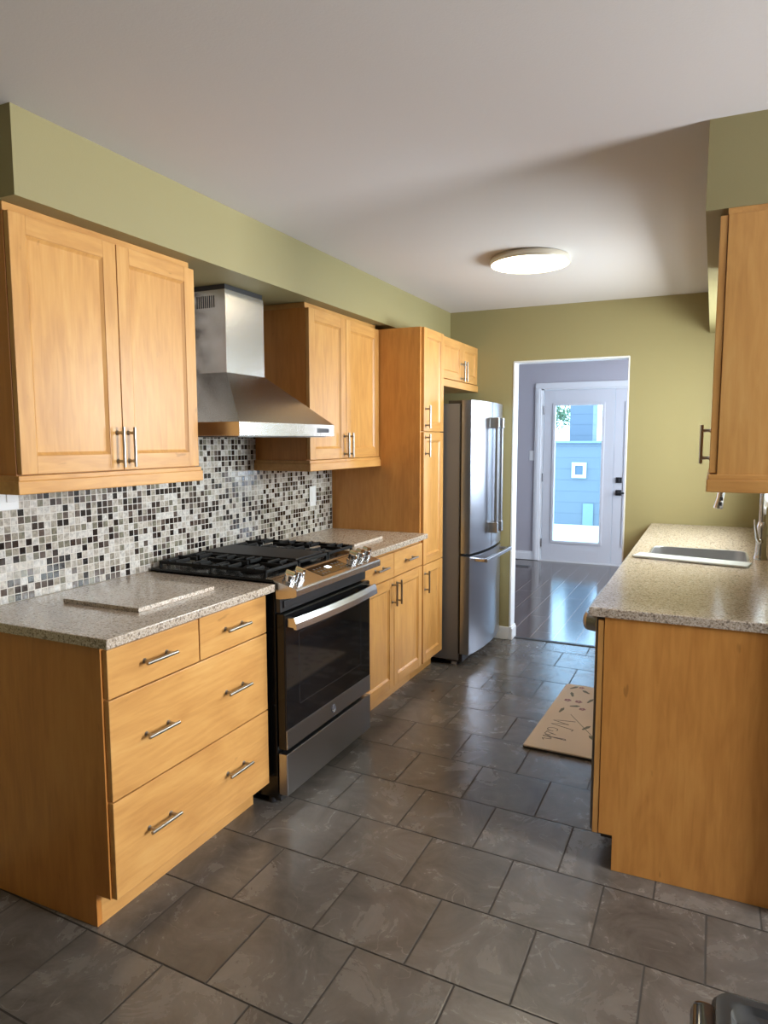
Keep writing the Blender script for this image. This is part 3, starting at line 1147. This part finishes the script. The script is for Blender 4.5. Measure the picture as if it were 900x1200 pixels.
# bottom drawer
MB().box(.650, XD_, RY0 + .001, RY1 - .001, .050, .222, .003).build('storage_drawer', STEELM, r)
MB().box(.600, .645, RY0 + .02, RY1 - .02, .012, .05, .002).build('kick_plate', BLACKP, r)

# ------------------------------------------------------------------ hood
h = thing('range_hood', 'stainless pyramid chimney hood mounted over the gas range', 'range hood', (.2, 1.25, 1.4835))
HY0, HY1, HX = .8625, 1.6304, .466
CY0, CY1, CX = 1.1144, 1.4026, .2174
cn = MB()
cn.box(.0065, HX, HY0, HY1, 1.4835, 1.5401, .0015)
cn.hull([(.0065, HY0 + .001, 1.540), (HX - .001, HY0 + .001, 1.540), (HX - .001, HY1 - .001, 1.540), (.0065, HY1 - .001, 1.540)], [(.0065, CY0, 1.763), (CX, CY0, 1.763), (CX, CY1, 1.763), (.0065, CY1, 1.763)])
cn = cn.build('canopy', STEEL, h)
MB().box(.03, HX - .03, HY0 + .03, HY1 - .03, 1.4795, 1.4835).build('filter', STEELD, h)
bt = MB()
for k in range(5):
    yv = 1.480 + k * .021
    bt.lathe((HX - .0005, yv, 1.511), (1, 0, 0), [(0, 0), (.0062, 0), (.0062, .003), (0, .0035)], 12)
bt.box(HX - .0004, HX + .0012, 1.466, 1.578, 1.501, 1.521, .0005)
bt.build('buttons', simple('hood_buttons', (.10, .10, .11), .35, .6), cn)
ch = MB().box(.0065, CX - .0015, CY0 + .0015, CY1 - .0015, 1.760, 1.99, .001).box(.0065, CX, CY0, CY1, 1.763, 2.122, .001).build('chimney', STEEL, h)
MB().box(.0065, CX - .004, CY0 + .004, CY1 - .004, 2.120, 2.1435).build('soffit_shade_band', BLACKP, h)  # black strip stands for the shade gap between chimney and soffit
for ya, yb in ((CY0 - .0008, CY0 + .001), (CY1 - .001, CY1 + .0008)):
    vt = MB()
    for k in range(9):
        xv = .062 + k * .0115
        vt.box(xv, xv + .0055, ya, yb, 2.046, 2.098)
    vt.build('vent_slots', DARKGAP, ch)

# ------------------------------------------------------------------ refrigerator
f = thing('refrigerator', 'stainless french-door refrigerator with bottom freezer beside the doorway', 'refrigerator', (.4, 3.15, 0))
FY0, FY1 = 2.790, 3.508
FYM = 3.150
MB().box(.02, .722, FY0 + .006, FY1 - .004, .035, 1.692, .004).build('case', FRIDGESIDE, f)
for px, py in ((.08, FY0 + .06), (.08, FY1 - .06), (.68, FY0 + .05), (.68, FY1 - .05)):
    MB().cyl((px, py, 0), (px, py, .037), .02, n=14).build('foot', PLASTW, f)
for yh in (FY0 + .045, FY1 - .05):
    MB().box(.64, .765, yh - .03, yh + .03, 1.692, 1.712, .004).build('hinge_cover', BLACKP, f)


def bowx(y):
    s_ = (y - (FY0 + FY1) / 2) / ((FY1 - FY0) / 2)
    return .797 + .034 * (1 - s_ * s_)


def bow_door(name, y0, y1, z0, z1, mat):
    n = 12
    L0, r0 = [], .006
    ys = [y0 + (y1 - y0) * k / n for k in range(n + 1)]
    poly = [(.736, y0)] + [(.736, y1)] + [(bowx(y), y) for y in reversed(ys)]
    poly = [(.736, y0), (.736, y1), (bowx(y1) - r0, y1)] + [(bowx(y) - (0 if 0 < i < n else .0015), min(max(y, y0 + .0025), y1 - .0025)) for i, y in reversed(list(enumerate(ys)))] + [(bowx(y0) - r0, y0)]
    m = MB()
    m.loft([[(p[0], p[1], z) for p in poly] for z in (z0, z1)], True, True, True)
    return m.build(name, mat, f)


MB().box(.722, .738, FY0 + .012, FY1 - .01, .08, 1.69).build('gasket', DARKGAP, f)
ld = bow_door('door', FY0, FYM - .0025, .742, 1.712, STEELV)
rd = bow_door('door', FYM + .0025, FY1, .742, 1.712, STEELV)
fd = bow_door('freezer_drawer', FY0, FY1, .082, .724, STEELV)
MB().box(.63, .745, FY0 + .02, FY1 - .02, .02, .075, .004).build('base_grille', BLACKP, f)
for d_, yv in ((ld, FYM - .055), (rd, FYM + .055)):
    xb = bowx(yv)
    m = MB()
    m.box(xb + .034, xb + .056, yv - .013, yv + .013, .850, 1.612, .005)
    hb = m.build('handle', STEELV, d_)
    for z0 in (.846, 1.540):
        MB().box(xb - .002, xb + .060, yv - .017, yv + .017, z0, z0 + .072, .004).build('bracket', STEEL, hb)
m = MB()
m.box(.872, .896, 2.848, 3.452, .684, .708, .005)
hb = m.build('handle', STEELV, fd)
for yv in (2.865, 3.435):
    MB().box(bowx(yv) - .002, .890, yv - .017, yv + .017, .686, .706, .004).build('bracket', STEEL, hb)

# ------------------------------------------------------------------ peninsula run with the sink
PX = 1.8457
c = thing('sink_cabinet', 'long maple sink cabinet run with plain end panel facing the camera', 'cabinet', (2.16, 2.2, 0))
MB().prism([(1.8665, .124), (1.912, .124), (1.912, 0), (2.476, 0), (2.476, .881), (1.8665, .881)], 'y', .950, .968, .0012).build('end_panel', wood('peninsula_veneer_lit', 'z', (1.05, .92, .74)), c)  # veneer tint raised to stand for the stronger light on this panel
MB().box(PX, 1.8645, .951, .972, .122, .868, .0012).build('end_filler', WZ, c)
MB().box(1.87, 2.476, 1.585, 1.90, .1, .881).box(1.87, 2.476, 2.58, 3.526, .1, .881).box(1.87, 2.476, 1.90, 2.58, .1, .66).build('carcass', WZ, c)
MB().box(1.915, 1.93, 1.585, 3.526, 0, .1).build('kick_board', WY, c)
for a, b, hy in ((1.592, 1.995, 1.97), (2.0, 2.40, 2.025), (2.405, 2.96, 2.43), (2.965, 3.52, 3.49)):
    d = shaker('door', PX + .002, -1, a, b, .11, .866, c)
    pull(PX + .002, -1, hy, .76, d, True)

d = thing('dishwasher', 'dark dishwasher with a steel bar handle at the peninsula end', 'dishwasher', (2.1, 1.28, 0))
MB().box(1.872, 2.45, .975, 1.580, .10, .870).build('tub', BLACKP, d)
MB().box(1.930, 2.40, .985, 1.570, .0, .10).build('kick_plate', BLACKP, d)
dd = MB().box(1.834, 1.868, .975, 1.580, .118, .872, .004).build('door', STEELD, d)
hm = MB()
hm.tube([(1.836, .995, .845), (1.806, .998, .848), (1.797, 1.02, .845), (1.793, 1.10, .842), (1.791, 1.28, .842), (1.793, 1.46, .842), (1.797, 1.535, .845), (1.806, 1.557, .848), (1.836, 1.56, .845)], .012, 14, True, (.012, .030, (0, 0, 1)))
hm.build('handle', STEEL, dd)

# worktop with the sink cut-out
SX0, SX1, SY0, SY1 = 1.912, 2.335, 2.00, 2.455
wt = MB()
tb = bmesh.new()
Rr = rrect(SX0, SX1, SY0, SY1, .06, 6)
nin = len(Rr)
# outer loop matched point for point to the inner loop so that quads join them
OX0, OX1, OY0, OY1 = 1.8165, 2.478, .9401, 3.5265
cx_, cy_ = (SX0 + SX1) / 2, (SY0 + SY1) / 2
outer = []
corners = {3: (OX1, OY1), 10: (OX0, OY1), 17: (OX0, OY0), 24: (OX1, OY0)}
for k, (px, py) in enumerate(Rr):
    g_, j = divmod(k, 7)
    cxn, cyn = ((OX1, OY1), (OX0, OY1), (OX0, OY0), (OX1, OY0))[g_]
    if j == 3:
        outer.append((cxn, cyn))
    elif (j < 3) == (g_ in (0, 2)):
        outer.append((cxn, py))
    else:
        outer.append((px, cyn))
zt, zb = .912, .8823
lo = lambda pts, z, ins=0: [(x, y, z) for x, y in pts]
ins = []
for x, y in outer:
    ins.append((min(max(x, OX0 + .003), OX1 - .003), min(max(y, OY0 + .003), OY1 - .003)))
wt.loft([lo(Rr, zb), lo(Rr, zt), lo(ins, zt), lo(outer, zt - .003), lo(outer, zb), lo(Rr, zb)], False, False, False)
tag(wt.build('countertop', GRAN), 'long pale speckled stone worktop holding the sink', 'countertop', None)

s = thing('sink', 'undermount stainless sink bowl set in the long worktop', 'sink', (2.12, 2.23, .70))
sm = MB()
L_ = []
for ins_, z, rr in ((-.007, .9123, .064), (-.006, .9140, .063), (.0005, .9142, .06), (.0025, .912, .059), (.008, .80, .056), (.014, .735, .055), (.030, .712, .05), (.06, .706, .04), (.15, .704, .02), (.205, .7035, .005)):
    L_.append([(x, y, z) for x, y in rrect(SX0 + ins_, SX1 - ins_, SY0 + ins_, SY1 - ins_, rr, 6)])
sm.loft(L_, False, True, True)
sm.build('bowl', simple('sink_steel', (.54, .54, .55), .38, 1), s)
MB().lathe((2.1235, 2.2275, .7036), (0, 0, 1), [(0, .0005), (.030, .0005), (.035, .001), (.043, .003), (.044, .001), (.044, 0)], 26).build('drain', CHROME, s)
# narrow pale board lying over the front edge of the bowl
rot = Matrix.Translation(Vector((2.095, 2.037, .9192))) @ Matrix.Rotation(-.215, 4, 'Z')
tag(MB().box(-.245, .245, -.058, .058, -.0045, .0045, .002, mat=rot).build('sink_board', simple('frosted_white', (.62, .66, .67), .3)), 'narrow pale board lying across the front edge of the sink', 'board')

fa = thing('faucet', 'chrome pull-down gooseneck faucet standing behind the sink', 'faucet', (2.398, 2.22, .912))
FX_, FY_ = 2.388, 2.22
MB().lathe((FX_, FY_, .912), (0, 0, 1), [(0, 0), (.029, 0), (.029, .006), (.027, .014), (.024, .03), (.022, .10), (.022, .15), (.019, .165), (.016, .175), (0, .175)], 26).build('base', FAUC, fa)
pts = [(FX_, FY_, 1.07), (FX_, FY_, 1.28)]
RA = .083
for k in range(1, 15):
    a = PI * k / 15
    pts.append((FX_ - RA + RA * math.cos(a), FY_, 1.28 + RA * math.sin(a) * 1.15))
pts += [(FX_ - 2 * RA - .001, FY_, 1.275), (FX_ - 2 * RA - .006, FY_, 1.235)]
MB().tube(pts, .0150, 18).build('spout', FAUC, fa)
e = Vector(pts[-1])
ax = Vector((-.16, -.02, -1)).normalized()
sp_ = MB().lathe(e - ax * .012, ax, [(0, 0), (.0145, 0), (.0155, .02), (.0165, .06), (.0205, .098), (.0205, .104), (.017, .106), (0, .106)], 24).build('spray_head', FAUC, fa)
b = MB()
for dz in (.045, .070):
    q = e + ax * dz + Vector((.006, -.017, 0))
    b.box(q.x - .006, q.x + .006, q.y - .004, q.y + .004, q.z - .009, q.z + .009, .002)
b.build('spray_button', BLACKP, sp_)
MB().cyl((FX_, FY_, 1.00), (FX_ - .012, FY_ - .045, 1.00), .0135, n=18, bev=.002).tube([(FX_ - .012, FY_ - .043, 1.00), (FX_ - .022, FY_ - .052, 1.02), (FX_ - .030, FY_ - .060, 1.07), (FX_ - .034, FY_ - .064, 1.105)], [.008, .0075, .006, .005], 12).build('lever', FAUC, fa)

# ---- wall cabinet on the right
c = thing('wall_cabinet', 'maple wall cabinet with plain end panel above the peninsula', 'cabinet', (2.32, 1.3, 1.308))
XQ = 2.1598
MB().box(XQ + .0215, 2.4785, .902, 1.715, 1.362, 2.115, .0015).build('carcass', WZ, c)
MB().box(XQ + .020, 2.4785, .904, 1.713, 2.115, 2.1322).build('top_filler', WY, c)
MB().box(XQ - .006, 2.4785, .892, 1.720, 1.3095, 1.348, .003).box(XQ - .001, 2.4785, .897, 1.718, 1.347, 1.3635, .002).build('light_valance', WX, c)
dq = shaker('door', XQ, -1, .904, 1.306, 1.3665, 2.113, c)
pull(XQ, -1, 1.282, 1.450, dq, True)
dq = shaker('door', XQ, -1, 1.310, 1.713, 1.3665, 2.113, c)
pull(XQ, -1, 1.336, 1.450, dq, True)

# ------------------------------------------------------------------ small things
w = thing('light_switch', 'white double switch plate on mosaic under the nearest wall cabinet', 'light switch', (.006, .16, 1.29))
MB().box(.0062, .012, .100, .218, 1.231, 1.349, .003).build('plate', PLASTW, w)
for yv in (.130, .187):
    MB().box(.0115, .0165, yv - .017, yv + .017, 1.258, 1.322, .002).build('rocker', PLASTW, w)
w = thing('wall_outlet', 'white outlet plate on mosaic beside the tall pantry', 'outlet', (.006, 2.18, 1.13))
MB().box(.0062, .012, 2.146, 2.216, 1.073, 1.191, .003).build('plate', PLASTW, w)
MB().box(.0115, .0145, 2.164, 2.198, 1.099, 1.165, .002).build('receptacle', PLASTW, w)
w = thing('light_switch', 'white switch plate on grey hall wall beside the glass door', 'light switch', (.2, YD, 1.27))
MB().box(.160, .247, YD - .007, YD - .0002, 1.212, 1.330, .003).build('plate', PLASTW, w)
for xv in (.184, .223):
    MB().box(xv - .013, xv + .013, YD - .011, YD - .006, 1.240, 1.302, .002).build('rocker', PLASTW, w)

w = thing('floor_vent', 'dark slotted register in the hall floor near the baseboard', 'vent', (.2, 6.55, -.004))
MB().box(.02, .30, 6.49, 6.60, -.0038, .003, .002).build('frame', STEELD, w)
sl_ = MB()
for k in range(12):
    sl_.box(.035 + k * .022, .047 + k * .022, 6.505, 6.585, .0028, .0036)
sl_.build('slots', DARKGAP, w)

# ceiling lamp
LX, LY = 1.285, 2.215
l = thing('ceiling_lamp', 'round white flush ceiling lamp glowing near the far wall', 'ceiling lamp', (LX, LY, H))
MB().lathe((LX, LY, H - .0003), (0, 0, -1), [(0, 0), (.188, 0), (.195, .004), (.202, .016), (.203, .030), (.199, .036), (.194, .036), (.194, .03), (0, .03)], 64).build('rim', simple('lamp_rim', (.75, .68, .56), .3, .3), l)
MB().lathe((LX, LY, H - .030), (0, 0, -1), [(0.1935, 0), (.193, .005), (.17, .009), (0, .011)], 64).build('diffuser', emit('lamp_glow', (1.0, .86, .60), 17.0), l)

# kitchen mat
mrot = Matrix.Translation(Vector((1.645, 2.235, 0))) @ Matrix.Rotation(-.035, 4, 'Z')
mt = thing('kitchen_mat', 'beige cushioned mat with script and flowers on the tiles before the sink', 'mat', (1.645, 2.235, 0))
pl = rrect(-.228, .228, -.475, .475, .018, 5)


def xf(p, z):
    v = mrot @ Vector((p[0], p[1], z))
    return (v.x, v.y, v.z)


MB().loft([[xf(p, z) for p in q] for q, z in ((pl, .0005), (pl, .010))], True, True, False).build('rubber_base', BLACKP, mt)
pl2 = rrect(-.2255, .2255, -.4725, .4725, .017, 5)
top = MB().loft([[xf(p, z) for p in q] for q, z in ((pl2, .010), (pl2, .0145), (rrect(-.221, .221, -.468, .468, .015, 5), .017))], True, True, False).build('top_pad', simple('mat_cloth', (.66, .57, .46), .8, bump=.3, bscale=300, var=.10), mt)
INK = simple('mat_ink', (.06, .055, .06), .8)


def ink(m, pts2, ox, oy, sc, rr=.0022):
    # text runs towards -Y, its tops towards +X
    P_ = []
    for a, b in pts2:
        P_.append(xf((ox + b * sc, oy - a * sc), .0172))
    m.tube(P_, rr, 6, True, (rr, .0006, (0, 0, 1)))


ws = MB()
ink(ws, [(0, .95), (.12, .3), (.22, .02), (.36, .45), (.46, .75), (.52, .3), (.64, .02), (.80, .55), (.95, 1.05), (1.1, 1.0)], -.165, -.09, .115, .003)
ink(ws, arc(1.25, .22, .18, .22, 60, 380) + [(1.44, .1), (1.55, .03), (1.66, .2)], -.165, -.09, .115)
ink(ws, [(1.62, .15), (1.78, .5), (1.72, .30), (1.90, .18), (1.80, .0), (1.62, .05)], -.165, -.09, .115)
ink(ws, [(1.9, .05), (2.08, .45), (2.16, 1.0), (2.05, .95), (2.06, .0), (2.16, .38), (2.28, .40), (2.32, .03), (2.45, .12)], -.165, -.09, .115, .003)
ws.build('script_lettering', INK, top)
stemc = simple('mat_green', (.16, .17, .13), .8)
MB().tube([xf(p, .0172) for p in ((-.10, .0), (-.02, -.12), (.06, -.24), (.10, -.33), (.18, -.40))], .002, 6, True, (.002, .0006, (0, 0, 1))).build('stem_print', stemc, top)
for px, py, an in ((-.12, .12, .3), (-.05, .22, 1.2), (-.15, .28, 2.0), (.02, .3, .4), (-.08, .36, 2.6), (.0, -.16, 1.0), (.07, -.27, 2.4), (-.16, .02, 1.4), (.1, .16, .2), (-.18, .40, .8)):
    leaf = [(px + math.cos(an + t_) * q, py + math.sin(an + t_) * q * 1.4) for t_, q in ((0, .045), (.35, .028), (PI - .5, .010), (PI, .012), (PI + .5, .010), (-.35, .028))]
    MB().loft([[xf(p, z) for p in leaf] for z in (.0170, .0174)], False, True, False).build('leaf_print', stemc, top)
PINK = simple('mat_pink', (.30, .17, .19), .8)
for px, py, rr in ((-.16, .20, .02), (.0, .42, .024), (.02, .20, .022), (.13, .08, .02), (-.10, .20, .020), (-.02, .33, .024), (.05, .05, .020), (-.06, .10, .018), (.13, -.41, .016), (.12, .30, .022), (-.13, .43, .016)):
    fw_ = MB()
    for k in range(5):
        a = 2 * PI * k / 5
        pet = [(px + rr * .62 * math.cos(a) + rr * .42 * math.cos(2 * PI * j / 8), py + rr * .62 * math.sin(a) + rr * .42 * math.sin(2 * PI * j / 8)) for j in range(8)]
        fw_.loft([[xf(p, z) for p in pet] for z in (.0170, .0175)], False, True, False)
    fw_.build('flower_print', PINK, top)

# trash can at the lower right of the frame: only its lid shows
tc_ = thing('trash_can', 'black lidded bin with recessed lid in the bottom right corner', 'trash can', (2.36, -.46, 0))
TX0, TX1, TY0, TY1 = 2.203, 2.547, -.668, -.260
MB().loft([[(x, y, z) for x, y in rrect(TX0 + i_, TX1 - i_, TY0 + i_, TY1 - i_, .03, 6)] for z, i_ in ((0, .04), (.02, .034), (.565, .006))], True, True, True).build('bin_body', simple('bin_black', (.015, .015, .017), .15), tc_)
ll = []
for z, i_, rr in ((.565, .0, .03), (.588, .0, .03), (.598, .006, .028), (.600, .016, .025), (.600, .026, .03), (.592, .034, .028), (.591, .06, .02)):
    ll.append([(x, y, z) for x, y in rrect(TX0 + i_, TX1 - i_, TY0 + i_, TY1 - i_, rr, 6)])
MB().loft(ll, True, True, True).build('bin_lid', simple('bin_lid', (.034, .036, .038), .25), tc_)
m = MB()
m.loft([[(x, y, z) for x, y in rrect(TX0 - .030 + i_, TX0 + .006, TY0 + .06, TY1 - .030 - i_, .012, 5)] for z, i_ in ((.530, .012), (.545, .003), (.575, .0), (.590, .004), (.595, .012))], True, True, True)
m.build('side_latch', simple('bin_gloss', (.02, .02, .022), .08), tc_)
